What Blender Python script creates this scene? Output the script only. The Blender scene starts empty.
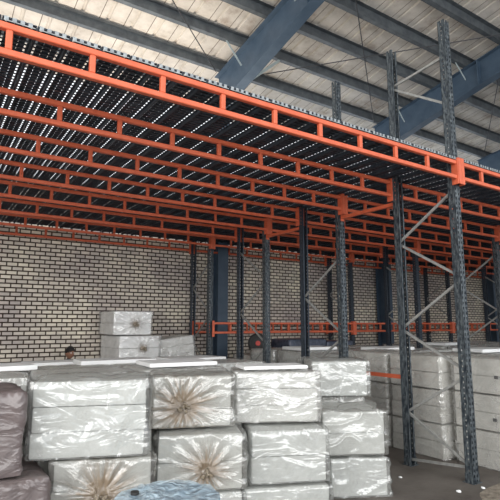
import bpy, bmesh, math, random
from mathutils import Vector, Matrix, noise, Euler
random.seed(7)
S = bpy.context.scene
COL = S.collection
R = math.radians

# ---------------------------------------------------------------- camera
cd = bpy.data.cameras.new('camera'); cam = bpy.data.objects.new('camera', cd); COL.objects.link(cam)
cd.sensor_width = 36; cd.lens = 36 * 488 / 500; cd.clip_start = 0.05; cd.clip_end = 200
cam.location = (0, 0, 1.6)
cam.rotation_euler = (R(90 + 8.7), 0, R(-33.7))
S.camera = cam
# ---------------------------------------------------------------- world, lights, exposure
w = bpy.data.worlds.new('world'); S.world = w; w.use_nodes = True
bg = w.node_tree.nodes['Background']; bg.inputs[0].default_value = (0.90, 0.95, 1.0, 1); bg.inputs[1].default_value = 1.5
def area(name, loc, target, sx, sy, power, col=(1, 1, 1)):
    ld = bpy.data.lights.new(name, 'AREA'); ld.shape = 'RECTANGLE'; ld.size = sx; ld.size_y = sy; ld.energy = power; ld.color = col
    o = bpy.data.objects.new(name, ld); COL.objects.link(o); o.location = loc
    o.rotation_euler = (Vector(target) - Vector(loc)).to_track_quat('-Z', 'Y').to_euler()
    return o
area('daylight_open_front', (2, -7.5, 4.0), (4, 6, 1.5), 14, 5, 800, (1, 0.98, 0.95))
area('fill_light_left', (-5.2, 1.5, 3.2), (4, 7, 2.0), 6, 5, 420, (1, 0.97, 0.93))  # added fill lamp on the left, brightens the bales and back wall
area('daylight_high_gap', (1, 9.3, 4.6), (1, 8.0, 8.0), 10, 1.0, 260, (1, 0.88, 0.74))
S.view_settings.view_transform = 'Standard'; S.view_settings.look = 'None'
S.view_settings.gamma = 1; S.view_settings.use_curve_mapping = False
S.view_settings.exposure = 0.08

# ---------------------------------------------------------------- materials
def new_mat(name):
    m = bpy.data.materials.new(name); m.use_nodes = True
    nt = m.node_tree; nt.nodes.clear()
    out = nt.nodes.new('ShaderNodeOutputMaterial')
    return m, nt, out
def nd(nt, t, **kw):
    n = nt.nodes.new(t)
    for k, v in kw.items():
        if k in n.inputs: n.inputs[k].default_value = v
        else: setattr(n, k, v)
    return n
def pbr(name, c1, c2=None, rough=0.5, metal=0.0, scale=6, bump=0.0, bscale=30, spec=0.5, stretch=None, contrast=(0.35, 0.65)):
    m, nt, out = new_mat(name); L = nt.links
    p = nd(nt, 'ShaderNodeBsdfPrincipled'); p.inputs['Roughness'].default_value = rough; p.inputs['Metallic'].default_value = metal
    p.inputs['Specular IOR Level'].default_value = spec
    tc = nd(nt, 'ShaderNodeTexCoord'); src = tc.outputs['Object']
    if stretch:
        mp = nd(nt, 'ShaderNodeMapping'); mp.inputs['Scale'].default_value = stretch; L.new(src, mp.inputs[0]); src = mp.outputs[0]
    if c2:
        n = nd(nt, 'ShaderNodeTexNoise', Scale=scale, Detail=5.0, Roughness=0.6); L.new(src, n.inputs['Vector'])
        r = nd(nt, 'ShaderNodeValToRGB'); r.color_ramp.elements[0].position = contrast[0]; r.color_ramp.elements[1].position = contrast[1]
        r.color_ramp.elements[0].color = (*c1, 1); r.color_ramp.elements[1].color = (*c2, 1)
        L.new(n.outputs[0], r.inputs[0]); L.new(r.outputs[0], p.inputs['Base Color'])
    else: p.inputs['Base Color'].default_value = (*c1, 1)
    if bump:
        n2 = nd(nt, 'ShaderNodeTexNoise', Scale=bscale, Detail=4.0); L.new(src, n2.inputs['Vector'])
        b = nd(nt, 'ShaderNodeBump', Strength=bump, Distance=0.02); L.new(n2.outputs[0], b.inputs['Height']); L.new(b.outputs[0], p.inputs['Normal'])
    L.new(p.outputs[0], out.inputs[0])
    return m

ORANGE = pbr('orange_paint', (0.60, 0.115, 0.05), (0.70, 0.15, 0.07), 0.45, 0, 8)
NAVY = pbr('navy_steel', (0.030, 0.042, 0.060), (0.06, 0.075, 0.095), 0.42, 0.3, 20)
DECKLIT = pbr('lit_deck_steel', (0.20, 0.22, 0.24), (0.42, 0.45, 0.46), 0.42, 0.4, 30)  # plank ends: the light falling on them is put into this paler colour
BRACE = pbr('brace_steel', (0.30, 0.30, 0.29), (0.44, 0.44, 0.42), 0.45, 0.3, 20)
GALVPOST = pbr('upright_weathered_steel', (0.028, 0.038, 0.05), (0.21, 0.24, 0.25), 0.42, 0.3, 40, stretch=(1, 1, 0.3), contrast=(0.42, 0.75))
DECK = pbr('deck_steel', (0.035, 0.045, 0.06), (0.07, 0.085, 0.105), 0.45, 0.4, 14)
BLUE = pbr('blue_structural_paint', (0.045, 0.075, 0.115), (0.065, 0.10, 0.145), 0.5, 0, 4)
PURL = pbr('purlin_steel', (0.07, 0.08, 0.09), (0.12, 0.135, 0.145), 0.5, 0.2, 6)
ROD = pbr('rod_steel', (0.06, 0.06, 0.065), None, 0.5, 0.5)
STAY = pbr('stay_paint', (0.45, 0.52, 0.52), None, 0.5, 0.2)
FOAM = pbr('white_foam', (0.58, 0.59, 0.57), (0.66, 0.67, 0.65), 0.8, 0, 9, 0.15, 60)
FOAMW = pbr('bright_foam', (0.86, 0.87, 0.86), (0.92, 0.92, 0.92), 0.8, 0, 9)
FOAMG = pbr('cream_foam', (0.62, 0.61, 0.57), (0.74, 0.73, 0.69), 0.8, 0, 5, 0.15, 60)
FLOORM = pbr('concrete_floor', (0.085, 0.072, 0.062), (0.19, 0.17, 0.15), 0.75, 0, 1.3, 0.3, 25, contrast=(0.3, 0.7))
DIRT = pbr('sandy_dirt', (0.17, 0.14, 0.11), (0.42, 0.37, 0.30), 0.9, 0, 14, 0.6, 50)
INKD = pbr('dark_print', (0.10, 0.10, 0.10), None, 0.6)
TARP = pbr('dark_blue_plastic', (0.03, 0.038, 0.06), (0.10, 0.12, 0.17), 0.35, 0, 12, 0.6, 15)
RUBBER = pbr('black_rubber', (0.02, 0.02, 0.02), None, 0.6)
REDP = pbr('red_paint', (0.55, 0.05, 0.035), None, 0.45)
DRUM = pbr('blue_drum_plastic', (0.05, 0.16, 0.28), (0.10, 0.25, 0.40), 0.4, 0, 7)
SKIN = pbr('skin', (0.28, 0.14, 0.09), None, 0.6)
HAIR = pbr('dark_hair', (0.012, 0.010, 0.010), None, 0.7, 0, 6, 0.5, 80)
SHIRT = pbr('dark_shirt', (0.05, 0.05, 0.06), (0.08, 0.08, 0.09), 0.8)
TROUS = pbr('dark_trousers', (0.03, 0.03, 0.04), None, 0.8)
EYE = pbr('eye_white', (0.7, 0.7, 0.7), None, 0.3)
LIP = pbr('lip', (0.25, 0.09, 0.07), None, 0.5)

def film(name, tint, dens=(0.06, 0.42), rough=0.2, scale=3.0, wr=0.40, knot=None, gloss=0.11, kr=0.5, tan=(0.27, 0.20, 0.13)):
    """clear polythene: see-through, milky in places, creased; knot = where the film is bunched and tied"""
    m, nt, out = new_mat(name); L = nt.links
    def math_(op, a, b=None, clamp=False):
        n = nd(nt, 'ShaderNodeMath', operation=op); n.use_clamp = clamp
        for i, v in ((0, a), (1, b)):
            if v is None: continue
            if isinstance(v, (int, float)): n.inputs[i].default_value = v
            else: L.new(v, n.inputs[i])
        return n.outputs[0]
    tc = nd(nt, 'ShaderNodeTexCoord'); oi = nd(nt, 'ShaderNodeObjectInfo')
    rnd = math_('MULTIPLY', oi.outputs['Random'], 37.0)
    cb = nd(nt, 'ShaderNodeCombineXYZ'); L.new(rnd, cb.inputs[0]); L.new(rnd, cb.inputs[2])
    ad = nd(nt, 'ShaderNodeVectorMath', operation='ADD'); L.new(tc.outputs['Object'], ad.inputs[0]); L.new(cb.outputs[0], ad.inputs[1])
    n = nd(nt, 'ShaderNodeTexNoise', Scale=scale, Detail=6.0, Roughness=0.65, Distortion=1.2); L.new(ad.outputs[0], n.inputs['Vector'])
    mr = nd(nt, 'ShaderNodeMapRange'); mr.inputs[1].default_value = 0.35; mr.inputs[2].default_value = 0.7
    mr.inputs[3].default_value = dens[0]; mr.inputs[4].default_value = dens[1]; L.new(n.outputs[0], mr.inputs[0]); fac = mr.outputs[0]
    mp = nd(nt, 'ShaderNodeMapping'); mp.inputs['Rotation'].default_value = (0.3, 0.95, 0.4); mp.inputs['Scale'].default_value = (0.8, 1.0, 2.0); L.new(ad.outputs[0], mp.inputs[0])
    w1 = nd(nt, 'ShaderNodeTexNoise', Scale=scale * 1.1, Detail=2.5, Distortion=1.8); L.new(mp.outputs[0], w1.inputs['Vector'])
    hgt = w1.outputs[0]
    df = nd(nt, 'ShaderNodeBsdfPrincipled'); df.inputs['Base Color'].default_value = (*tint, 1); df.inputs['Roughness'].default_value = rough
    if knot:
        sb = nd(nt, 'ShaderNodeVectorMath', operation='SUBTRACT'); L.new(tc.outputs['Object'], sb.inputs[0]); sb.inputs[1].default_value = knot
        ln = nd(nt, 'ShaderNodeVectorMath', operation='LENGTH'); L.new(sb.outputs[0], ln.inputs[0]); dist = ln.outputs['Value']
        sp = nd(nt, 'ShaderNodeSeparateXYZ'); L.new(sb.outputs[0], sp.inputs[0])
        nv = nd(nt, 'ShaderNodeVectorMath', operation='NORMALIZE'); L.new(sb.outputs[0], nv.inputs[0])
        v2 = nd(nt, 'ShaderNodeVectorMath', operation='ADD'); L.new(nv.outputs[0], v2.inputs[0]); L.new(cb.outputs[0], v2.inputs[1])
        sn = nd(nt, 'ShaderNodeTexNoise', Scale=6.5, Detail=3.0); L.new(v2.outputs[0], sn.inputs['Vector'])
        sr = nd(nt, 'ShaderNodeMapRange'); sr.inputs[1].default_value = 0.32; sr.inputs[2].default_value = 0.72; L.new(sn.outputs[0], sr.inputs[0])
        fall = math_('SUBTRACT', 1.0, math_('DIVIDE', dist, kr), True); f2 = math_('MULTIPLY', fall, fall)
        core = math_('SUBTRACT', 1.0, math_('DIVIDE', dist, kr * 0.22), True)
        tf = math_('MINIMUM', math_('ADD', math_('MULTIPLY', f2, 0.6), math_('ADD', math_('MULTIPLY', math_('MULTIPLY', sr.outputs[0], f2), 1.3), core)), 0.96)
        fac = math_('MAXIMUM', fac, tf)
        mc = nd(nt, 'ShaderNodeMix', data_type='RGBA'); L.new(tf, mc.inputs[0]); mc.inputs[6].default_value = (*tint, 1); mc.inputs[7].default_value = (*tan, 1); L.new(mc.outputs[2], df.inputs['Base Color'])
        hgt = math_('ADD', math_('MULTIPLY', hgt, 0.5), math_('MULTIPLY', math_('MULTIPLY', sn.outputs[0], math_('MINIMUM', math_('MULTIPLY', dist, 9.0), 1.0)), math_('ADD', fall, 0.3)))
    bp = nd(nt, 'ShaderNodeBump', Strength=wr, Distance=0.06); L.new(hgt, bp.inputs['Height']); L.new(bp.outputs[0], df.inputs['Normal'])
    tr = nd(nt, 'ShaderNodeBsdfTransparent'); tr.inputs[0].default_value = (*[min(1, 0.75 + 0.3 * c) for c in tint], 1)
    df.inputs['Specular IOR Level'].default_value = 0.8
    mx = nd(nt, 'ShaderNodeMixShader'); L.new(fac, mx.inputs[0]); L.new(tr.outputs[0], mx.inputs[1]); L.new(df.outputs[0], mx.inputs[2])
    gl = nd(nt, 'ShaderNodeBsdfGlossy', Roughness=0.10); L.new(bp.outputs[0], gl.inputs['Normal'])
    mg = nd(nt, 'ShaderNodeMixShader'); mg.inputs[0].default_value = gloss; L.new(mx.outputs[0], mg.inputs[1]); L.new(gl.outputs[0], mg.inputs[2])
    L.new(mg.outputs[0], out.inputs[0])
    return m
FILM = film('clear_film', (0.62, 0.63, 0.61))
FILMG = film('dusty_film', (0.72, 0.71, 0.68), (0.12, 0.5))
FILMB = film('brown_film', (0.17, 0.135, 0.133), (0.72, 0.95), 0.5, 3.5, 0.5, gloss=0.03)
FILMK = film('knot_film', (0.36, 0.29, 0.20), (0.75, 1.0), 0.25, 20, 0.8)
LIDF = film('blue_lid_film', (0.52, 0.66, 0.75), (0.5, 0.95), 0.25, 9, 0.9)

def brick_mat():
    m, nt, out = new_mat('pale_brick'); L = nt.links
    tc = nd(nt, 'ShaderNodeTexCoord'); sp = nd(nt, 'ShaderNodeSeparateXYZ'); cb = nd(nt, 'ShaderNodeCombineXYZ')
    L.new(tc.outputs['Object'], sp.inputs[0]); L.new(sp.outputs[0], cb.inputs[0]); L.new(sp.outputs[2], cb.inputs[1])
    b = nd(nt, 'ShaderNodeTexBrick'); b.inputs['Scale'].default_value = 1
    b.inputs['Brick Width'].default_value = 0.185; b.inputs['Row Height'].default_value = 0.078; b.inputs['Mortar Size'].default_value = 0.013; b.inputs['Mortar Smooth'].default_value = 0.3
    b.inputs['Color1'].default_value = (0.84, 0.79, 0.70, 1); b.inputs['Color2'].default_value = (0.62, 0.58, 0.54, 1); b.inputs['Mortar'].default_value = (0.060, 0.042, 0.030, 1)
    L.new(cb.outputs[0], b.inputs['Vector'])
    n = nd(nt, 'ShaderNodeTexNoise', Scale=0.9, Detail=4.0); L.new(cb.outputs[0], n.inputs['Vector'])
    r = nd(nt, 'ShaderNodeValToRGB'); r.color_ramp.elements[0].position = 0.35; r.color_ramp.elements[1].position = 0.65
    r.color_ramp.elements[0].color = (0.72, 0.68, 0.70, 1); r.color_ramp.elements[1].color = (1.1, 1.08, 1.0, 1); L.new(n.outputs[0], r.inputs[0])
    mx = nd(nt, 'ShaderNodeMix', data_type='RGBA', blend_type='MULTIPLY'); mx.inputs[0].default_value = 1
    L.new(b.outputs[0], mx.inputs[6]); L.new(r.outputs[0], mx.inputs[7])
    p = nd(nt, 'ShaderNodeBsdfPrincipled', Roughness=0.9); L.new(mx.outputs[2], p.inputs['Base Color'])
    bp = nd(nt, 'ShaderNodeBump', Strength=0.8, Distance=0.02); bp.invert = True; L.new(b.outputs[1], bp.inputs['Height']); L.new(bp.outputs[0], p.inputs['Normal'])
    L.new(p.outputs[0], out.inputs[0]); return m
BRICK = brick_mat()

def roof_mat():
    m, nt, out = new_mat('roof_sheet'); L = nt.links
    tc = nd(nt, 'ShaderNodeTexCoord')
    n = nd(nt, 'ShaderNodeTexNoise', Scale=1.7, Detail=7.0, Roughness=0.7); L.new(tc.outputs['Object'], n.inputs['Vector'])
    r = nd(nt, 'ShaderNodeValToRGB'); e = r.color_ramp.elements
    e[0].position = 0.30; e[0].color = (0.40, 0.33, 0.27, 1); e[1].position = 0.62; e[1].color = (0.75, 0.70, 0.63, 1)
    x = e.new(0.45); x.color = (0.62, 0.575, 0.51, 1); L.new(n.outputs[0], r.inputs[0])
    b = nd(nt, 'ShaderNodeTexBrick'); b.offset = 0.5
    b.inputs['Scale'].default_value = 1; b.inputs['Brick Width'].default_value = 3.8; b.inputs['Row Height'].default_value = 0.5; b.inputs['Mortar Size'].default_value = 0.008
    b.inputs['Color1'].default_value = (1, 1, 1, 1); b.inputs['Color2'].default_value = (0.86, 0.86, 0.88, 1); b.inputs['Mortar'].default_value = (0.25, 0.22, 0.2, 1)
    sp = nd(nt, 'ShaderNodeSeparateXYZ'); cb = nd(nt, 'ShaderNodeCombineXYZ'); L.new(tc.outputs['Object'], sp.inputs[0]); L.new(sp.outputs[1], cb.inputs[0]); L.new(sp.outputs[0], cb.inputs[1]); L.new(cb.outputs[0], b.inputs['Vector'])
    mx = nd(nt, 'ShaderNodeMix', data_type='RGBA', blend_type='MULTIPLY'); mx.inputs[0].default_value = 1; L.new(r.outputs[0], mx.inputs[6]); L.new(b.outputs[0], mx.inputs[7])
    p = nd(nt, 'ShaderNodeBsdfPrincipled', Roughness=0.7); L.new(mx.outputs[2], p.inputs['Base Color']); L.new(p.outputs[0], out.inputs[0]); return m
ROOF = roof_mat()

# ---------------------------------------------------------------- mesh helpers
def bm_box(bm, lo, hi):
    vs = [bm.verts.new((x, y, z)) for x in (lo[0], hi[0]) for y in (lo[1], hi[1]) for z in (lo[2], hi[2])]
    for f in ((0, 1, 3, 2), (4, 6, 7, 5), (0, 4, 5, 1), (2, 3, 7, 6), (0, 2, 6, 4), (1, 5, 7, 3)):
        bm.faces.new([vs[i] for i in f])
def bm_bar(bm, a, b, wd, th, side=Vector((1, 0, 0))):
    a, b = Vector(a), Vector(b); d = (b - a).normalized(); s = (side - d * side.dot(d)).normalized(); u = d.cross(s)
    vs = []
    for p in (a, b):
        for i, j in ((-1, -1), (1, -1), (1, 1), (-1, 1)): vs.append(bm.verts.new(p + s * (i * th / 2) + u * (j * wd / 2)))
    for f in ((3, 2, 1, 0), (4, 5, 6, 7), (0, 1, 5, 4), (1, 2, 6, 5), (2, 3, 7, 6), (3, 0, 4, 7)): bm.faces.new([vs[i] for i in f])
def bm_channel(bm, a, b, wd, th, t=0.004, side=Vector((1, 0, 0)), flip=1):
    """C section between two points: web plus two flanges"""
    a, b = Vector(a), Vector(b); d = (b - a).normalized(); s = (side - d * side.dot(d)).normalized(); u = d.cross(s)
    bm_bar(bm, a, b, wd, t, side)
    for k in (-1, 1):
        o = u * (k * (wd / 2 - t / 2)) + s * (flip * th / 2)
        bm_bar(bm, a + o, b + o, t, th, side)
def bm_cyl(bm, a, b, r, n=10, r2=None):
    a, b = Vector(a), Vector(b); q = (b - a).to_track_quat('Z', 'Y'); r2 = r if r2 is None else r2
    A = [bm.verts.new(a + q @ Vector((r * math.cos(2 * math.pi * i / n), r * math.sin(2 * math.pi * i / n), 0))) for i in range(n)]
    B = [bm.verts.new(b + q @ Vector((r2 * math.cos(2 * math.pi * i / n), r2 * math.sin(2 * math.pi * i / n), 0))) for i in range(n)]
    for i in range(n): bm.faces.new((A[i], A[(i + 1) % n], B[(i + 1) % n], B[i]))
    bm.faces.new(A[::-1]); bm.faces.new(B)
def bm_lathe(bm, prof, n=48):
    rings = [[bm.verts.new((r * math.cos(2 * math.pi * i / n), r * math.sin(2 * math.pi * i / n), z)) for i in range(n)] for r, z in prof]
    for a, b in zip(rings, rings[1:]):
        for i in range(n): bm.faces.new((a[i], a[(i + 1) % n], b[(i + 1) % n], b[i]))
    bm.faces.new(rings[0][::-1]); bm.faces.new(rings[-1])
def mesh(name, bm, mat, smooth=False):
    me = bpy.data.meshes.new(name); bmesh.ops.recalc_face_normals(bm, faces=bm.faces); bm.to_mesh(me); bm.free()
    me.materials.append(mat)
    if smooth:
        for p in me.polygons: p.use_smooth = True
    return me
def link(name, me, parent=None, loc=(0, 0, 0), rot=(0, 0, 0)):
    o = bpy.data.objects.new(name, me); COL.objects.link(o); o.location = loc; o.rotation_euler = rot
    if parent: o.parent = parent
    return o
def obj(name, bm, mat, parent=None, loc=(0, 0, 0), rot=(0, 0, 0), smooth=False):
    return link(name, mesh(name, bm, mat, smooth), parent, loc, rot)
def box(name, lo, hi, mat, parent=None, **k):
    bm = bmesh.new(); bm_box(bm, lo, hi); return obj(name, bm, mat, parent, **k)
def tag(o, label, cat, group=None, kind=None):
    if label: o['label'] = label
    if cat: o['category'] = cat
    if group: o['group'] = group
    if kind: o['kind'] = kind
    return o
def thing(name, label, cat, loc=(0, 0, 0), rz=0, group=None):
    o = bpy.data.objects.new(name, None); COL.objects.link(o); o.location = loc; o.rotation_euler = (0, 0, rz); o.empty_display_size = 0.1
    return tag(o, label, cat, group)
ORD = ['first', 'second', 'third', 'fourth', 'fifth', 'sixth', 'seventh', 'eighth', 'ninth', 'tenth', 'eleventh', 'twelfth', 'thirteenth', 'fourteenth', 'fifteenth', 'sixteenth', 'seventeenth', 'eighteenth', 'nineteenth', 'twentieth']

# ---------------------------------------------------------------- the setting
XW0, XW1, YF, YB = -6.0, 24.0, -8.0, 9.75
box('floor', (XW0 - .2, YF, -0.2), (XW1 + .2, YB + 2, 0), FLOORM)['kind'] = 'structure'
box('wall_back', (XW0, YB, 0), (XW1, YB + 0.22, 4.4), BRICK)['kind'] = 'structure'
box('wall_left', (XW0 - 0.2, 3.6, 0), (XW0, YB + 0.22, 7.3), BRICK)['kind'] = 'structure'
SL = 0.165
def rz_(y, z0=7.5): return z0 + SL * (9.6 - y)      # underside of the purlins
bm = bmesh.new()                                    # ribbed roof sheets
def roof_sheet():
    xs = []; x = XW0 - 0.3
    while x < XW1 + 0.3:
        for dx, dz in ((0, 0), (0.42, 0), (0.435, 0.035), (0.485, 0.035)): xs.append((x + dx, dz))
        x += 0.5
    for k in (0, 1):
        rows = []
        for y in (YF, 11.5): rows.append([bm.verts.new((x, y, rz_(y) + 0.215 + dz + k * 0.06)) for x, dz in xs])
        for i in range(len(xs) - 1): bm.faces.new((rows[0][i], rows[0][i + 1], rows[1][i + 1], rows[1][i]))
roof_sheet()
obj('ceiling', bm, ROOF)['kind'] = 'structure'
# right-hand end wall
bm = bmesh.new(); vs = [bm.verts.new(v) for v in ((XW1, YF, 0), (XW1, YB + .22, 0), (XW1, YB + .22, rz_(9.97) + .15), (XW1, YF, rz_(YF) + .15))]
f = bm.faces.new(vs); r = bmesh.ops.extrude_face_region(bm, geom=[f]); bmesh.ops.translate(bm, verts=[v for v in r['geom'] if isinstance(v, bmesh.types.BMVert)], vec=(0.2, 0, 0))
obj('wall_right', bm, BRICK)['kind'] = 'structure'

# purlins (Z sections)
k = 0; y = 10.28
while y > -1.5:
    bm = bmesh.new(); z = rz_(y)
    bm_box(bm, (XW0, y - 0.003, z), (XW1, y + 0.003, z + 0.2))
    bm_box(bm, (XW0, y, z), (XW1, y + 0.11, z + 0.006)); bm_box(bm, (XW0, y - 0.09, z + 0.194), (XW1, y, z + 0.2))
    bm_box(bm, (XW0, y + 0.105, z), (XW1, y + 0.11, z + 0.03))
    tag(obj('roof_purlin', bm, PURL), f'grey steel roof purlin, {ORD[k]} up from the eaves above the brick wall', 'purlin', 'purlins under the roof sheets')
    k += 1; y -= 0.95

# rafters and columns
def rafter(x, which):
    t = thing('roof_rafter', f'dark blue tapered steel rafter, {which}', 'rafter', (x, 9.5, 0), 0, 'blue roof rafters')
    ys = [9.6, 6.2, 3.0, -1.5, -6.5]; top = [rz_(v) - 0.01 for v in ys]; bot = [6.62, 7.38, 8.0, 8.75, 9.6]
    def strip(zs, w0, th):
        b = bmesh.new(); prev = None
        for yy, zz in zip(ys, zs):
            cur = [b.verts.new((sx * w0, yy - 9.5, zz + dz)) for sx, dz in ((-1, 0), (1, 0), (1, th), (-1, th))]
            if prev:
                for i in range(4): b.faces.new((prev[i], prev[(i + 1) % 4], cur[(i + 1) % 4], cur[i]))
            else: b.faces.new(cur)
            prev = cur
        b.faces.new(prev[::-1]); return b
    obj('top_flange', strip([v - 0.016 for v in top], 0.12, 0.014), BLUE, t); obj('bottom_flange', strip(bot, 0.12, 0.014), BLUE, t)
    b = bmesh.new(); prev = None
    for yy, a, c in zip(ys, bot, top):
        cur = [b.verts.new(v) for v in ((-0.006, yy - 9.5, a + .014), (0.006, yy - 9.5, a + .014), (0.006, yy - 9.5, c - .016), (-0.006, yy - 9.5, c - .016))]
        if prev:
            for i in range(4): b.faces.new((prev[i], prev[(i + 1) % 4], cur[(i + 1) % 4], cur[i]))
        else: b.faces.new(cur)
        prev = cur
    b.faces.new(prev[::-1]); obj('web', b, BLUE, t)
    for yy in (6.2,):
        zb = 7.394; b = bmesh.new(); bm_box(b, (-0.115, yy - 9.5 - 0.012, zb), (-0.006, yy - 9.5 + 0.012, rz_(yy) - 0.03)); bm_box(b, (0.006, yy - 9.5 - 0.012, zb), (0.115, yy - 9.5 + 0.012, rz_(yy) - 0.03)); obj('stiffener', b, BLUE, t)
    for yy in (8.38, 6.48, 4.58):
        zt = rz_(yy); zl = 6.66 + (9.6 - yy) * 0.225; b = bmesh.new(); bm_bar(b, (-0.11, yy - 9.46, zl + 0.3), (-0.5, yy - 9.46, zt), 0.045, 0.006, Vector((0, 1, 0))); obj('flange_stay', b, STAY, t)
        if yy > 8: b = bmesh.new(); bm_bar(b, (0.12, yy - 9.46, zl + 0.02), (0.95, yy - 9.46, zt), 0.06, 0.006, Vector((0, 1, 0))); obj('flange_stay', b, STAY, t)
def column(x, label):
    t = thing('steel_column', label, 'column', (x, 9.5, 0), 0, 'blue steel columns')
    for s in (-1, 1):
        b = bmesh.new(); bm_box(b, (-0.13, s * 0.17 - 0.007, 0.02), (0.13, s * 0.17 + 0.007, 6.62)); obj('flange', b, BLUE, t)
    b = bmesh.new(); bm_box(b, (-0.006, -0.163, 0.02), (0.006, 0.163, 6.62)); obj('web', b, BLUE, t)
    b = bmesh.new(); bm_box(b, (-0.18, -0.22, 0), (0.18, 0.22, 0.02)); obj('base_plate', b, BLUE, t)
for x, a, b_ in ((5.5, 'crossing the roof left of the picture middle', 'dark blue steel column on the brick wall, left one behind the zigzag frame'),
                 (10.95, 'crossing the roof behind the tall front rack frame', 'dark blue steel column on the brick wall, just left of the tall front rack frame'),
                 (16.4, 'farthest right, low above the deck edge', 'dark blue steel column on the shaded far right brick wall'),
                 (21.85, 'nearest the right end wall', 'dark blue steel column nearest the right end wall'),
                 (0.05, 'leftmost one above the deck', 'leftmost dark blue steel column by the brick wall')):
    rafter(x, a); column(x, b_)
# brace rods in the roof
for a, b_, lab, dz in (((2.0, 6.7), (5.3, 9.4), 'thin dark brace rod under the roof left of the first blue rafter', .02),
                   ((5.7, 9.5), (10.8, 5.05), 'thin dark brace rod running almost level between two blue rafters', .06),
                   ((5.65, 5.4), (10.7, 9.4), 'thin dark brace rod running steeply down to the second blue rafter', .02),
                   ((11.2, 5.7), (16.1, 9.2), 'thin dark brace rod right of the second blue rafter', .02)):
    bm = bmesh.new(); bm_cyl(bm, (a[0], a[1], rz_(a[1]) - dz), (b_[0], b_[1], rz_(b_[1]) - dz), 0.012, 8)
    tag(obj('brace_rod', bm, ROD), lab, 'brace rod', 'roof brace rods')

# ---------------------------------------------------------------- racking
YS = [3.11, 3.93, 4.92, 5.77, 6.73, 7.60, 8.70, 9.50]
XS = [-0.62, 4.85, 8.85, 12.85, 16.85]
ZB, ZT = 3.195, 3.405
cache = {}
def upright_me(h, out, mat, nm):
    key = (h, out, nm)
    if key in cache: return cache[key]
    b = bmesh.new(); W, D, t = 0.05, 0.085, 0.003
    # perforated face looking along out*Y; flanges run back from it
    y0 = 0 if out < 0 else D - t
    for x0, x1 in ((-W, -0.034), (-0.016, 0.016), (0.034, W)): bm_box(b, (x0, y0, 0.012), (x1, y0 + t, h))
    z = 0.03
    while z < h - 0.02:
        for x0, x1 in ((-0.034, -0.016), (0.016, 0.034)): bm_box(b, (x0, y0, z), (x1, y0 + t, z + 0.025))
        z += 0.055
    for s in (-1, 1):
        xx = (-W, -W + t) if s < 0 else (W - t, W)
        # flange in two strips with bolt holes between
        bm_box(b, (xx[0], 0, 0.012), (xx[1], 0.034, h)); bm_box(b, (xx[0], 0.046, 0.012), (xx[1], D, h))
        z = 0.02
        while z < h - 0.04: bm_box(b, (xx[0], 0.034, z), (xx[1], 0.046, z + 0.038)); z += 0.055
        yl = D - t if out < 0 else 0
        lx = (-W, -W + 0.022) if s < 0 else (W - 0.022, W)
        bm_box(b, (lx[0], yl, 0.012), (lx[1], yl + t, h))
    cache[key] = mesh('upright', b, mat); return cache[key]
foot_me = None
def frame(x, ya, yb, ha, hb, label, zz=None, mata=NAVY, matb=NAVY, group='rack frames'):
    global foot_me
    t = thing('rack_frame', label, 'rack frame', (x, ya, 0), 0, group); D = yb - ya
    link('upright', upright_me(ha, -1, mata, mata.name), t); link('upright', upright_me(hb, 1, matb, matb.name), t, (0, D - 0.085, 0))
    if foot_me is None:
        b = bmesh.new(); bm_box(b, (-0.07, -0.02, 0), (0.07, 0.11, 0.008))
        for s in (-1, 1): bm_box(b, (s * 0.058 - 0.003, 0.0, 0.008), (s * 0.058 + 0.003, 0.085, 0.09))
        foot_me = mesh('foot_plate', b, mata)
    link('foot_plate', foot_me, t); link('foot_plate', foot_me, t, (0, D - 0.09, 0))
    key = ('br', zz, round(D, 2))
    for (a, za, c, zc) in zz:
        ys = {'F': 0.05, 'B': D - 0.05}
        k = ('brace', a, za, c, zc, round(D, 3))
        if k not in cache:
            b = bmesh.new(); bm_channel(b, (0, ys[a], za), (0, ys[c], zc), 0.027, 0.02, 0.003)
            cache[k] = mesh('brace', b, BRACE)
        link('brace', cache[k], t)
    return t
zigF = (('F', .14, 'B', .06), ('F', .14, 'B', .58), ('B', .60, 'F', 1.05), ('F', 1.12, 'B', 1.52), ('B', 1.58, 'F', 2.07), ('F', 2.13, 'B', 2.57), ('B', 2.62, 'F', 3.1), ('F', 4.12, 'B', 4.62), ('B', 4.68, 'F', 4.72), ('B', 4.66, 'F', 5.02))
zigF = zigF[:7] + (('F', 4.12, 'B', 4.62), ('B', 4.66, 'F', 4.72))
def zig(h, p=0.52, start='F', z0=0.15):
    out = [('F', .12, 'B', .12)]; z = z0; s = start
    while z + p < h - 0.05:
        e = 'B' if s == 'F' else 'F'; out.append((s, round(z, 3), e, round(z + p, 3))); z += p + 0.04; s = e
    return tuple(out)
frame(4.85, YS[0], YS[1] + 0.04, 5.15, 5.15, 'tall navy rack frame nearest the camera, standing up through the deck with pale zigzag braces', zigF, GALVPOST, GALVPOST)
frame(4.85, YS[2], YS[3] + 0.04, 5.17, 3.44, 'rack frame behind the tall front one, its silvery front upright poking above the deck', zig(3.1, z0=0.35), GALVPOST, NAVY)
frame(4.85, YS[4], YS[5] + 0.04, 3.42, 3.42, 'navy rack frame in the picture middle, in front of the dark wheel with red hub', zig(3.1), GALVPOST, NAVY)
frame(4.85, YS[6], YS[7] + 0.04, 3.42, 3.42, 'navy rack frame against the wall beside the left blue column', zig(3.1, start='B'), GALVPOST, NAVY)
names = {8.85: 'second line', 12.85: 'third line', 16.85: 'farthest line', -0.62: 'line left of the picture'}
pos = ['at the aisle', 'second from the aisle', 'third from the aisle', 'at the brick wall']
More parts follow.
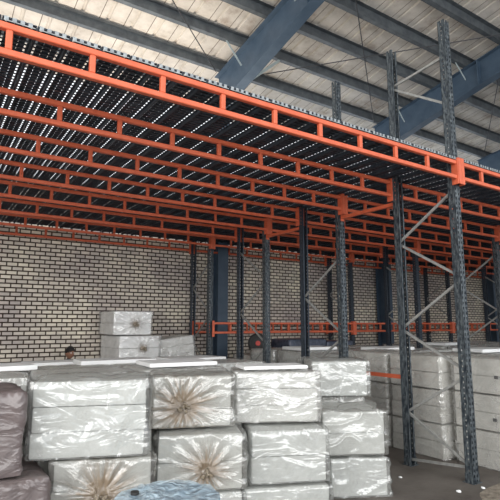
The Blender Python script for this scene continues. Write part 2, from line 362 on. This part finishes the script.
for x in (8.85, 12.85, 16.85, -0.62):
    for i in range(4):
        frame(x, YS[2 * i], YS[2 * i + 1] + 0.04, 3.42, 3.42, f'dark rack frame in the {names[x]} of uprights to the right, {pos[i]}' if x > 0 else f'dark rack frame in the {names[x]} edge, {pos[i]}', zig(3.1, start='FB'[i % 2]), GALVPOST if i == 1 else NAVY, NAVY)

def ladder(x0, x1, y, zb, zt, label, group, rungs=0.5):
    t = thing('ladder_beam', label, 'beam', (x0, y, zb), 0, group); Ln = x1 - x0; Hh = zt - zb
    def pc(nm, lo, hi, loc=(0, 0, 0)):
        k = (nm, tuple(round(v, 3) for v in lo + hi))
        if k not in cache:
            b = bmesh.new(); bm_box(b, lo, hi); bmesh.ops.bevel(b, geom=b.edges[:], offset=0.005, segments=1, affect='EDGES'); cache[k] = mesh(nm, b, ORANGE)
        return link(nm, cache[k], t, loc)
    a, e = 0.056, Ln - 0.056
    pc('top_chord', (a, -0.022, Hh - 0.043), (e, 0.022, Hh)); pc('bottom_chord', (a, -0.022, 0), (e, 0.022, 0.042))
    n = int(Ln / rungs)
    for i in range(1, n + (1 if Ln / rungs - n > 0.3 else 0)):
        xx = Ln - 0.05 - i * rungs
        if xx > 0.15: pc('rung', (-0.019, -0.019, 0.042), (0.019, 0.019, Hh - 0.043), (xx, 0, 0))
    for s in (0, 1):
        xx = 0.053 if s == 0 else Ln - 0.053
        pc('end_plate', (-0.004, -0.035, -0.06), (0.004, 0.05, Hh + 0.03), (xx, 0, 0))
        pc('hook_bracket', (-0.052 if s == 0 else 0.0, -0.008, -0.06), (0.0 if s == 0 else 0.052, -0.004, Hh + 0.03), (xx, -0.032, 0))
    return t
bays = {0: 'left bay', 1: 'bay right of the tall front frame', 2: 'third bay', 3: 'fourth bay'}
for bi in range(4):
    for yi, y in enumerate(YS):
        yy = y - 0.03 if yi % 2 == 0 else y + 0.07
        lab = ('bright orange ladder beam along the deck front, ' if yi == 0 else f'orange ladder beam under the deck, {ORD[yi]} back from the aisle, ') + bays[bi]
        ladder(XS[bi], XS[bi + 1], yy, ZB, ZT, lab, 'orange ladder beams carrying the deck')
# low beams along the wall at eye height
for bi in (1, 2, 3):
    for yi in (6, 7):
        yy = YS[yi] - 0.03 if yi == 6 else YS[yi] + 0.07
        ladder(XS[bi], XS[bi + 1], yy, 1.42, 1.65, f'low orange ladder beam at eye height by the brick wall, {"front" if yi == 6 else "rear"} one, {bays[bi]}', 'low orange ladder beams by the wall', 0.25 if yi == 7 else 0.5)
# dropped edge beam along the wall under the deck
# orange row spacers between back-to-back uprights
def spacer(x, y0, y1, z, label):
    b = bmesh.new(); bm_box(b, (-0.02, 0, 0), (0.02, y1 - y0, 0.045)); bm_box(b, (-0.03, 0, -0.03), (0.03, 0.006, 0.075)); bm_box(b, (-0.03, y1 - y0 - 0.006, -0.03), (0.03, y1 - y0, 0.075))
    o = obj('row_spacer', b, ORANGE, None, (x, y0, z)); tag(o, label, 'spacer bar', 'orange row spacers')
spacer(4.85, 3.976, 4.914, 0.96, 'low orange bar joining two rack frames just above the wrapped stacks')
spacer(4.85, 3.976, 4.914, 3.08, 'orange bar joining the first and second rack frames under the deck')
spacer(4.85, 5.816, 6.724, 3.08, 'orange bar joining the second and third rack frames under the deck')

# deck planks: slotted steel, running from the aisle to the wall
b = bmesh.new(); Y0, Y1 = 3.06, 9.6; wp = 0.0975
for x0, x1 in ((-wp, -0.079), (-0.066, -0.0265), (-0.0235, 0.0235), (0.0265, 0.066), (0.079, wp)): bm_box(b, (x0, 0, 0.032), (x1, Y1 - Y0, 0.035))
for s in (-1, 1): bm_box(b, (min(s * wp, s * (wp - .003)), 0, 0), (max(s * wp, s * (wp - .003)), Y1 - Y0, 0.032))
y = 0.0
while y < Y1 - Y0 - 0.02:
    bm_box(b, (-wp + .003, y, 0.029), (wp - .003, y + 0.018, 0.0325)); bm_box(b, (-0.058, y + .002, 0.024), (0.058, y + 0.012, 0.029)); y += 0.05
PL = mesh('deck_plank', b, DECK)
b = bmesh.new(); [bm_box(b, (-wp + .01 + .045 * q, -0.004, 0.012), (-wp + .035 + .045 * q, 0, 0.036)) for q in range(4)]; bm_box(b, (-wp + .008, -0.0035, 0.006), (wp - .008, 0, 0.013)); CAP = mesh('end_cap', b, DECKLIT)
n = int((16.9 - (-0.65)) / 0.2)
for i in range(n):
    o = link('deck_plank', PL, None, (4.85 - 0.1 + 0.2 * (i - 27), Y0, ZT + 0.001))
    link('end_cap', CAP, o)
    tag(o, 'dark slotted steel deck plank laid side by side over the orange beams', 'deck plank', 'slotted deck planks')

# ---------------------------------------------------------------- wrapped bales
def wrap_mesh(L, D, H, seed, knot=None, amp=0.012, mat=FILM, n=20):
    """rounded box of film with creases; knot = (face, a, b) gathers the film at a point"""
    b = bmesh.new(); off = Vector((seed * 3.1, seed * 1.7, seed * 2.3)); e = 0.022
    hx, hy = L / 2 + e, D / 2 + e; z0, z1 = 0.003, H + 0.003
    def add_face(o, u, v, nu, nv):
        g = [[b.verts.new(o + u * (i / nu) + v * (j / nv)) for j in range(nv + 1)] for i in range(nu + 1)]
        for i in range(nu):
            for j in range(nv): b.faces.new((g[i][j], g[i + 1][j], g[i + 1][j + 1], g[i][j + 1]))
    X, Y, Z = Vector((2 * hx, 0, 0)), Vector((0, 2 * hy, 0)), Vector((0, 0, z1 - z0)); o = Vector((-hx, -hy, z0))
    m = int(n * 0.8)
    add_face(o, X, Z, n * 2, m); add_face(o + Y, X, Z, n, m // 2); add_face(o, Y, Z, n, m); add_face(o + X, Y, Z, n, m)
    add_face(o + Z, X, Y, n, n); add_face(o, X, Y, 4, 4)
    bmesh.ops.remove_doubles(b, verts=b.verts, dist=0.0005)
    for v in b.verts:
        p = v.co.copy(); c = Vector((0, 0, H / 2)); q = p - c
        k = [abs(q.x) / hx, abs(q.y) / hy, abs(q.z) / ((z1 - z0) / 2)]
        ks = sorted(k)
        if ks[1] > 0.93: q *= 1 - 0.028 * (ks[1] - 0.93) / 0.07      # soften edges
        nrm = Vector((q.x / hx if k[0] > .97 else 0, q.y / hy if k[1] > .97 else 0, q.z / (z1 / 2) if k[2] > .97 else 0))
        if nrm.length > 0: nrm.normalize()
        d = noise.noise(p * 4.5 + off) * amp * 0.8 + max(0, 0.16 - abs(noise.noise(Vector((p.x * 4 + p.z * 3, p.y * 4, p.z * 5 - p.x * 3)) + off))) * amp * 4.5
        if knot:
            fc, a, bb = knot
            kc = Vector((a * hx, -hy, H * bb)) if fc == 'front' else Vector((-hx, a * hy, H * bb))
            dd = (p - kc); rr = dd.length
            if (fc == 'front' and p.y < -hy * .9) or (fc == 'side' and p.x < -hx * .9):
                th = math.atan2(dd.z, dd.x if fc == 'front' else dd.y)
                d += (math.sin(th * 13 + 3 * noise.noise(p * 3 + off)) * 0.020) * math.exp(-rr / 0.30) * min(1, rr / 0.05)
        d = max(d, -0.012)
        if p.z < 0.02: d = 0; 
        v.co = c + q + nrm * d
        if v.co.z < 0.002: v.co.z = 0.002
    return mesh('plastic_wrap', b, mat, True)
def tuft_mesh(seed):
    b = bmesh.new(); rd = random.Random(seed)
    for k in range(9):
        th = rd.uniform(0, 6.28); sp = rd.uniform(0.3, 1.0)
        a = Vector((0, -0.02, 0)); m1 = Vector((math.cos(th) * 0.012 * sp, -0.055, math.sin(th) * 0.012 * sp)); e1 = Vector((math.cos(th) * 0.06 * sp, -0.06 - rd.uniform(0, .03), math.sin(th) * 0.05 * sp - 0.01))
        bm_cyl(b, a, m1, 0.012, 6, 0.007); bm_cyl(b, m1, e1, 0.007, 6, 0.016)
    return mesh('knot', b, FILMK, True)
FM = {}
def bale(x0, x1, y, z, H, label, D=0.62, n=3, knot=None, rz=0.0, seed=1, foam=FOAM, wrapm=FILM, amp=0.012, name='foam_bale', cat='wrapped bale', group='plastic wrapped foam bales', tagmark=None, tilt=0, res=20, gr=0.26):
    L = x1 - x0
    t = thing(name, label, cat, ((x0 + x1) / 2, y + D / 2, z), rz, group)
    if tilt: t.rotation_euler.y = tilt
    rd = random.Random(seed); hh = (H - 0.012) / n
    for i in range(n):
        b = bmesh.new(); dx, dy = rd.uniform(-.010, .006), rd.uniform(-.004, .018)
        bm_box(b, (-L / 2 + 0.012 + dx, -D / 2 + 0.012 + dy, 0.006 + i * hh + 0.003), (L / 2 - 0.012 + dx, D / 2 - 0.014 + dy, 0.006 + (i + 1) * hh - 0.004))
        bmesh.ops.bevel(b, geom=b.edges[:], offset=0.006, segments=2, affect='EDGES')
        obj('foam_slab', b, foam, t)
    if knot:
        fc, a, bb = knot
        if fc == 'front': loc, rot = (a * (L / 2), -D / 2 - 0.022, H * bb), (0, 0, 0)
        else: loc, rot = (-L / 2 - 0.022, a * D / 2, H * bb), (0, 0, -math.pi / 2)
        wrapm = film('knotted_film', (0.58, 0.58, 0.55) if foam != FOAMW else (0.85, 0.85, 0.84), (0.08, 0.42), knot=loc, kr=gr * 1.7); res = 34
        link('knot', tuft_mesh(seed), t, loc, rot)
    link('plastic_wrap', wrap_mesh(L, D, H, seed, knot, amp, wrapm, res), t)
    if tagmark:
        for (a, bb) in tagmark:
            b = bmesh.new(); bm_box(b, (-L / 2 - 0.040, a - 0.022, bb - 0.018), (-L / 2 - 0.037, a + 0.022, bb + 0.018)); obj('printed_mark', b, INKD, t)
    return t
# front wall of bales
def fb(cx, cy, L, rz, z0, z1, label, D=0.60, **k):
    k.setdefault("amp", 0.020)
    return bale(cx - L / 2, cx + L / 2, cy - D / 2, z0, z1 - z0, label, D=D, rz=R(rz), **k)
fb(1.18, 3.96, 0.81, -22, 0.655, 1.20, 'smooth white foam bale under clear plastic, upper left of the front row', n=3, seed=1)
fb(1.29, 3.96, 0.70, -22, 0.0, 0.64, 'lower left foam bale, plastic gathered in a tan burst beside the blue drum', n=3, knot=('front', 0.0, 0.62), seed=2, gr=0.36)
fb(2.09, 4.11, 0.68, -22, 0.74, 1.17, 'upper foam bale with a brown off-centre plastic knot, second stack from the left', n=3, knot=('front', -0.25, 0.42), seed=3, gr=0.38)
fb(2.09, 3.93, 0.70, -24, 0.285, 0.725, 'middle foam bale with shiny creases and a small low knot, second stack from the left', n=2, knot=('front', 0.1, 0.38), seed=4, gr=0.26)
fb(2.09, 3.92, 0.68, -24, 0.0, 0.27, 'low foam bale at the bottom of the second stack from the left', n=1, seed=5)
fb(2.92, 3.97, 0.77, -28, 0.715, 1.17, 'wide grey-white foam bale on top of the third stack, smooth layered front', n=3, seed=6, wrapm=FILMG, D=0.58)
fb(2.86, 3.76, 0.68, -24, 0.26, 0.70, 'middle foam bale of the third stack with a bright diagonal crease', n=2, seed=7, amp=0.018)
fb(2.82, 3.73, 0.76, -24, 0.0, 0.245, 'low foam bale at the bottom of the third stack', n=1, seed=8)
fb(3.98, 4.23, 0.62, -30, 0.83, 1.21, 'squarish white foam bale topping the stack left of the tall rack frame', n=1, seed=9, D=0.55)
fb(3.66, 3.75, 0.62, -28, 0.375, 0.78, 'puffy loosely wrapped foam bale below the squarish top one, near the tall rack frame', n=2, seed=10, amp=0.04, knot=('side', 0.0, 0.5), gr=0.14)
fb(3.70, 3.73, 0.56, -28, 0.0, 0.355, 'crumpled foam bale on the floor at the right end of the front row', n=1, seed=11, amp=0.035)
fb(4.02, 4.32, 0.60, -30, 0.0, 0.81, 'tall shaded foam bale standing beneath the squarish white bale', n=3, seed=12, wrapm=FILMG, D=0.40)
# brown bundle at the left edge
bale(-0.22, 0.79, 3.62, 0.0, 0.60, 'lower dark mauve-brown plastic bundle at the left picture edge', n=2, seed=13, wrapm=FILMB, foam=FOAMG, amp=0.02, name='plastic_bundle', cat='wrapped bundle', group='dark plastic bundles')
bale(-0.22, 0.62, 3.68, 0.61, 0.54, 'upper dark mauve-brown plastic bundle at the left picture edge', n=2, seed=14, wrapm=FILMB, foam=FOAMG, amp=0.02, name='plastic_bundle', cat='wrapped bundle', group='dark plastic bundles')
# rows behind: copies of a few stack shapes
def copy_tree(o):
    c = o.copy(); COL.objects.link(c)
    for ch in o.children:
        g = ch.copy(); COL.objects.link(g); g.parent = c
    return c
protoB = bale(0.0, 0.87, 4.6, 0.0, 0.58, 'foam bale hidden low in the rows behind the front stacks', n=2, seed=20, res=8, D=0.71)
protoT = bale(0.0, 0.87, 4.6, 0.592, 0.57, 'topmost foam bale of the second row, far left', n=3, seed=21, res=9, D=0.71, amp=0.009, wrapm=FILMG)
first = True; rd = random.Random(3)
TOPS = [1.16, 1.12, 1.07, 1.02, 0.99]
rows = [(4.62, 'second', 0.0), (5.45, 'third', 0.15), (6.28, 'fourth', 0.05), (7.12, 'fifth', 0.2), (7.95, 'sixth', 0.0)]
cols = ['far left', 'second from the left', 'third from the left', 'fourth from the left', 'fifth from the left']
for ri, (y, rn, ox) in enumerate(rows):
    for ci in range(5):
        x = -0.05 + ox + ci * 0.97
        if x + 0.9 > 4.74: continue
        if ri == 0 and ci >= 3: continue
        cx = x + 0.45; cy = y + 0.375
        if first: tb, tt = protoB, protoT; first = False
        else: tb, tt = copy_tree(protoB), copy_tree(protoT)
        tb.location = (cx, cy, 0); tt.location = (cx + rd.uniform(-.02, .02), cy + rd.uniform(-.02, .02), 0.592)
        tt.rotation_euler.z = R(rd.uniform(-2.5, 2.5))
        tt['label'] = f'dusty wrapped foam bale on top in the {rn} row back, {cols[ci]}'
        tt.scale = (1, 1, (TOPS[ri] - 0.592) / 0.573)
# loose white slabs on top
def slab(x0, x1, y0, y1, z, h, label, rz=0.0):
    b = bmesh.new(); L, D = x1 - x0, y1 - y0; bm_box(b, (-L / 2, -D / 2, 0), (L / 2, D / 2, h)); bmesh.ops.bevel(b, geom=b.edges[:], offset=0.006, segments=2, affect='EDGES')
    tag(obj('foam_slab', b, FOAMW, None, ((x0 + x1) / 2, (y0 + y1) / 2, z), (0, 0, rz)), label, 'foam slab', 'loose white foam slabs')
slab(0.10, 1.05, 5.62, 6.15, 1.127, 0.05, 'loose white foam slab lying on the stacks at the far left', R(4))
slab(1.25, 1.95, 7.3, 7.8, 1.028, 0.05, 'loose white foam slab in front of the head of the seated person', R(2))
slab(1.75, 2.75, 6.45, 6.95, 1.078, 0.06, 'loose white foam slab lying in front of the tall knotted bales', R(-3))
slab(2.95, 3.85, 6.4, 6.9, 1.078, 0.045, 'loose white foam slab behind the brown knotted bale', R(8))
slab(2.0, 2.75, 4.75, 5.3, 1.167, 0.04, 'loose white foam slab lying right behind the third stack', R(-6))
slab(2.58, 3.22, 3.80, 4.15, 1.182, 0.03, 'thin loose foam slab lying askew on top of the third stack', R(-18))
slab(3.3, 4.2, 7.3, 7.8, 1.028, 0.04, 'loose white foam slab near the dark wheel with red hub', R(3))
# tall knotted bales at the back
bale(2.95, 3.78, 8.72, 0.0, 0.49, 'bottom bale of the tall knotted stack at the brick wall', n=2, seed=30, res=8, D=0.95)
bale(2.95, 3.78, 8.72, 0.50, 0.43, 'second lowest bale of the tall knotted stack at the brick wall', n=2, seed=31, res=8, D=0.95)
bale(2.97, 3.77, 8.72, 0.945, 0.455, 'knotted white bale second from the top of the tall stack against the brick wall', n=2, knot=('front', 0.1, 0.5), seed=32, D=0.95, foam=FOAMW, rz=R(3), gr=0.13)
bale(2.90, 3.62, 8.72, 1.41, 0.44, 'topmost knotted white bale of the tall stack against the brick wall', n=2, knot=('front', 0.1, 0.45), seed=33, D=0.95, foam=FOAMW, rz=R(-2), gr=0.14)
bale(3.86, 4.62, 8.86, 0.0, 0.80, 'bale beneath the tilted one between the tall knotted stack and the wall frame', n=3, seed=34, res=8, D=0.6)
bale(3.86, 4.62, 8.86, 0.86, 0.50, 'tilted white foam bale right of the tall knotted stack', n=3, seed=35, D=0.6, foam=FOAMW, wrapm=FILMG, tilt=R(-7))

# stacks behind the tall front frame: faces looking at the aisle side
def rowM(y0, y1, x0, tiers, lab, marks=None, seed=40):
    z = 0
    for i, h in enumerate(tiers):
        L = 0.9
        t = bale(x0, x0 + L, y0, z, h, lab[i], D=y1 - y0, n=2, seed=seed + i, foam=FOAMG, wrapm=FILMG, amp=0.010, tagmark=[marks[i]] if marks and marks[i] else None, group='foam bales stacked behind the tall frame')
        z += h + 0.004
tn = ['bottom', 'middle', 'top']
rowM(4.62, 5.42, 5.30, (.41, .40, .40), [f'{a} foam bale of the stack seen left of the rear upright of the tall frame' for a in tn], None, 40)
rowM(3.78, 4.56, 5.30, (.41, .40, .40), [f'{a} foam bale of the stack seen between the uprights of the tall frame' for a in tn], [(0.12, 0.12), None, (0.12, 0.25)], 43)
rowM(2.86, 3.70, 5.42, (.41, .40, .40), [f'{a} foam bale of the stack at the right picture edge behind the front upright' for a in tn], [None, (-.1, .14), (-.15, .2)], 46)
k = 0
for ri, x in enumerate((5.30, 6.35, 7.30, 9.02, 9.97, 10.92, 11.87)):
    for ci, y in enumerate((3.4, 4.3, 5.5, 6.35, 7.2)):
        if x < 6 and ci < 2: continue
        x_ = x
        tb, tt = copy_tree(protoB), copy_tree(protoT)
        tb.location = (x_ + .45, y + .375, 0); tt.location = (x_ + .45, y + .375, .592); tt.rotation_euler.z = R(rd.uniform(-2, 2))
        tt['label'] = f'dusty top foam bale right of the tall frame, {ORD[ri]} rank, {ORD[ci]} from the aisle'
for ri, (x, y) in enumerate(((6.4, 5.6), (7.3, 4.4), (9.1, 4.4), (9.1, 6.4), (5.35, 6.45))):
    slab(x, x + .8, y, y + .55, 1.167, 0.05, f'loose white foam slab on the stacks right of the tall frame, {ORD[ri]} from the left' , R(rd.uniform(-8, 8)))

# dark blue bundles and wheel by the wall
bale(6.32, 7.3, 8.02, 0, 1.30, 'tall dark blue plastic bundle under the low orange beam, left of two', n=2, seed=60, foam=TARP, wrapm=TARP, amp=.014, name='plastic_bundle', cat='wrapped bundle', group='dark plastic bundles', D=0.6)
bale(7.36, 8.1, 8.02, 0, 1.24, 'dark blue plastic bundle under the low orange beam, right of two', n=2, seed=61, foam=TARP, wrapm=TARP, amp=.014, name='plastic_bundle', cat='wrapped bundle', group='dark plastic bundles', D=0.6)
bale(5.35, 6.25, 8.02, 0, 1.02, 'tall foam bale carrying the dark wheel with red hub', n=4, seed=62, foam=FOAMG, wrapm=FILMG, res=8, D=0.6)
t = thing('hand_cart_wheel', 'dark round wheel with a red hub standing by the wall under the low beam', 'wheel', (5.72, 8.3, 1.03), R(-25))
b = bmesh.new()
import math as _m
def torus(b, R0, r0, n=28, m=10):
    g = [[b.verts.new(((R0 + r0 * math.cos(2 * math.pi * j / m)) * math.cos(2 * math.pi * i / n), r0 * 0.9 * math.sin(2 * math.pi * j / m), (R0 + r0 * math.cos(2 * math.pi * j / m)) * math.sin(2 * math.pi * i / n))) for j in range(m)] for i in range(n)]
    for i in range(n):
        for j in range(m): b.faces.new((g[i][j], g[(i + 1) % n][j], g[(i + 1) % n][(j + 1) % m], g[i][(j + 1) % m]))
torus(b, 0.15, 0.05); obj('tyre', b, RUBBER, t, (0, 0, 0.20), smooth=True)
b = bmesh.new(); bm_cyl(b, (0, -0.03, 0), (0, 0.03, 0), 0.115, 24); obj('wheel_disc', b, RUBBER, t, (0, 0, 0.20))
b = bmesh.new(); bm_cyl(b, (0, -0.06, 0), (0, 0.06, 0), 0.05, 16); obj('hub', b, REDP, t, (0, 0, 0.20))

# ---------------------------------------------------------------- blue drum
t = thing('plastic_drum', 'blue plastic drum with a crinkled pale lid at the bottom picture edge', 'drum', (1.13, 2.46, 0))
b = bmesh.new(); bm_lathe(b, [(0.24, 0), (0.262, 0.03), (0.265, 0.2), (0.272, 0.215), (0.265, 0.23), (0.265, 0.46), (0.272, 0.475), (0.265, 0.49), (0.262, 0.66), (0.25, 0.695)]); obj('body', b, DRUM, t, smooth=True)
b = bmesh.new(); bm_lathe(b, [(0.262, 0.685), (0.272, 0.69), (0.272, 0.712), (0.258, 0.716), (0.255, 0.698)]); obj('rim_ring', b, DRUM, t, smooth=True)
b = bmesh.new(); rings = []
for k in range(14):
    rr = 0.002 + 0.27 * k / 13
    rings.append([b.verts.new((rr * math.cos(2 * math.pi * i / 48), rr * math.sin(2 * math.pi * i / 48), 0.722 + 0.016 * noise.noise(Vector((rr * math.cos(2 * math.pi * i / 48) * 16, rr * math.sin(2 * math.pi * i / 48) * 16, 2))))) for i in range(48)])
for a, c in zip(rings, rings[1:]):
    for i in range(48): b.faces.new((a[i], a[(i + 1) % 48], c[(i + 1) % 48], c[i]))
obj('film_cover', b, LIDF, t, smooth=True)
b = bmesh.new(); bm_cyl(b, (-0.13, 0.12, 0.728), (-0.13, 0.12, 0.742), 0.022, 20); obj('bung', b, RUBBER, t)

# sandy dirt patch by the front upright
b = bmesh.new(); N = 26; rings = [[b.verts.new((0, 0, 0.02))]]
for k in range(1, 7):
    rr = k / 6
    rings.append([b.verts.new((math.cos(2 * math.pi * i / N) * 0.55 * rr * (1 + .25 * noise.noise(Vector((math.cos(2 * math.pi * i / N) * 2, math.sin(2 * math.pi * i / N) * 2, 1)))), math.sin(2 * math.pi * i / N) * 0.30 * rr, 0.022 * (1 - rr * rr) + 0.004 * noise.noise(Vector((i * 1.1, k * 1.3, 0))) * (1 - rr) + 0.001)) for i in range(N)])
for i in range(N): b.faces.new((rings[0][0], rings[1][i], rings[1][(i + 1) % N]))
for a, c in zip(rings[1:], rings[2:]):
    for i in range(N): b.faces.new((a[i], c[i], c[(i + 1) % N], a[(i + 1) % N]))
tag(obj('sand_patch', b, DIRT, None, (4.95, 2.68, 0), smooth=True), 'small heap of sandy dirt on the floor at the foot of the front upright', 'dirt', None, 'stuff')
for i, (x, y, s) in enumerate(((4.35, 3.66, .02), (4.46, 3.05, .025), (4.75, 2.98, .02))):
    b = bmesh.new(); bmesh.ops.create_icosphere(b, subdivisions=2, radius=s)
    for v in b.verts: v.co *= 1 + 0.4 * noise.noise(v.co * 40 + Vector((i, 0, 0))); 
    for v in b.verts: v.co.z *= .5
    tag(obj('foam_crumb', b, FOAMW, None, (x, y, s * .42)), f'white foam crumb on the bare floor, {["nearest the bales", "near the front edge of the picture", "beside the front upright"][i]}', 'foam crumb', 'foam crumbs on the floor')

# ---------------------------------------------------------------- person behind the stacks
P = thing('person', 'person with short dark hair, only the head showing above the stacks by the brick wall', 'person', (2.26, 9.32, 0), R(20)); P.scale = (0.96, 0.96, 0.96)
# seat: an upturned low bale
bale(1.9, 2.66, 9.12, 0, 0.33, 'low foam bale under the seated person by the wall', n=2, seed=70, res=8, D=0.5)
def skin(name, pts, edges, rad, mat, root=0, lv=1):
    me = bpy.data.meshes.new(name); me.from_pydata([Vector(p) for p in pts], edges, []); me.materials.append(mat)
    o = link(name, me, P); sk = o.modifiers.new('skin', 'SKIN'); sk.use_smooth_shade = True
    for v, r in zip(me.skin_vertices[0].data, rad): v.radius = (r, r); v.use_root = False
    me.skin_vertices[0].data[root].use_root = True
    sb = o.modifiers.new('sub', 'SUBSURF'); sb.levels = lv; sb.render_levels = lv
    return o
zs = -0.02
pts = [(0, 0.05, .50), (0, 0.04, .68), (0, 0.0, .88), (0, -0.02, .98), (0, -0.05, 1.05),
       (.10, -.02, .48), (.13, -.36, .50), (.13, -.34, .10), (.13, -.46, .05), (-.10, -.02, .48), (-.13, -.36, .50), (-.13, -.34, .10), (-.13, -.46, .05),
       (.17, 0.0, .90), (.22, -.08, .66), (.15, -.30, .60), (-.17, 0.0, .90), (-.22, -.08, .66), (-.15, -.30, .60)]
ed = [(0, 1), (1, 2), (2, 3), (3, 4), (0, 5), (5, 6), (6, 7), (7, 8), (0, 9), (9, 10), (10, 11), (11, 12), (2, 13), (13, 14), (14, 15), (2, 16), (16, 17), (17, 18)]
rad = [.12, .11, .13, .06, .05, .09, .065, .045, .035, .09, .065, .045, .035, .055, .04, .028, .055, .04, .028]
skin('body', pts, ed, rad, SHIRT, 0, 1)
# head with face
b = bmesh.new(); bmesh.ops.create_uvsphere(b, u_segments=28, v_segments=20, radius=0.1)
for v in b.verts:
    x, y, z = v.co; v.co.x = x * 0.76; v.co.y = y * 0.95; v.co.z = z * 1.15
    if z < 0: v.co.x *= 1 + z * 2.5; v.co.y *= 1 + z * 1.2
    if y < -0.07 and abs(x) < 0.02 and -0.03 < z < 0.01: v.co.y -= 0.018
    if y < -0.06 and abs(abs(x) - 0.035) < 0.014 and 0 < z < 0.03: v.co.y += 0.008
obj('head', b, SKIN, P, (0, -0.06, 1.145), (R(12), 0, 0), smooth=True)
b = bmesh.new(); bmesh.ops.create_uvsphere(b, u_segments=28, v_segments=20, radius=0.106)
bmesh.ops.delete(b, geom=[v for v in b.verts if v.co.z < 0.035 - (v.co.y + 0.1) * 0.55], context='VERTS')
for v in b.verts: v.co.x *= 0.80; v.co.z *= 1.17; v.co *= 1 + 0.05 * noise.noise(v.co * 60)
sol = obj('hair', b, HAIR, P, (0, -0.06, 1.147), (R(12), 0, 0), smooth=True); m_ = sol.modifiers.new('s', 'SOLIDIFY'); m_.thickness = 0.008
for s in (-1, 1):
    b = bmesh.new(); bmesh.ops.create_uvsphere(b, u_segments=10, v_segments=8, radius=0.011); obj('eye', b, EYE, P, (s * 0.031, -0.142, 1.145))
    b = bmesh.new(); bmesh.ops.create_uvsphere(b, u_segments=10, v_segments=8, radius=0.022)
    for v in b.verts: v.co.x *= 0.35; v.co.z *= 1.3
    obj('ear', b, SKIN, P, (s * 0.078, -0.05, 1.14), smooth=True)
    hp = [(s * .15, -.30, .60), (s * .145, -.37, .585)]; he = [(0, 1)]; hr = [.024, .03]
    for j in range(4):
        xx = s * (.118 + .018 * j); k0 = len(hp); hp += [(xx, -.41, .58), (xx, -.445, .565), (xx, -.46, .54 + .004 * abs(j - 1))]; he += [(1, k0), (k0, k0 + 1), (k0 + 1, k0 + 2)]; hr += [.011, .009, .008]
    k0 = len(hp); hp += [(s * .11, -.36, .58), (s * .10, -.395, .57)]; he += [(1, k0), (k0, k0 + 1)]; hr += [.012, .009]
    skin('hand', hp, he, hr, SKIN, 1, 1)
b = bmesh.new(); bm_bar(b, (-0.02, -0.150, 1.085), (0.02, -0.150, 1.085), 0.008, 0.008, Vector((0, 1, 0))); obj('mouth', b, LIP, P)
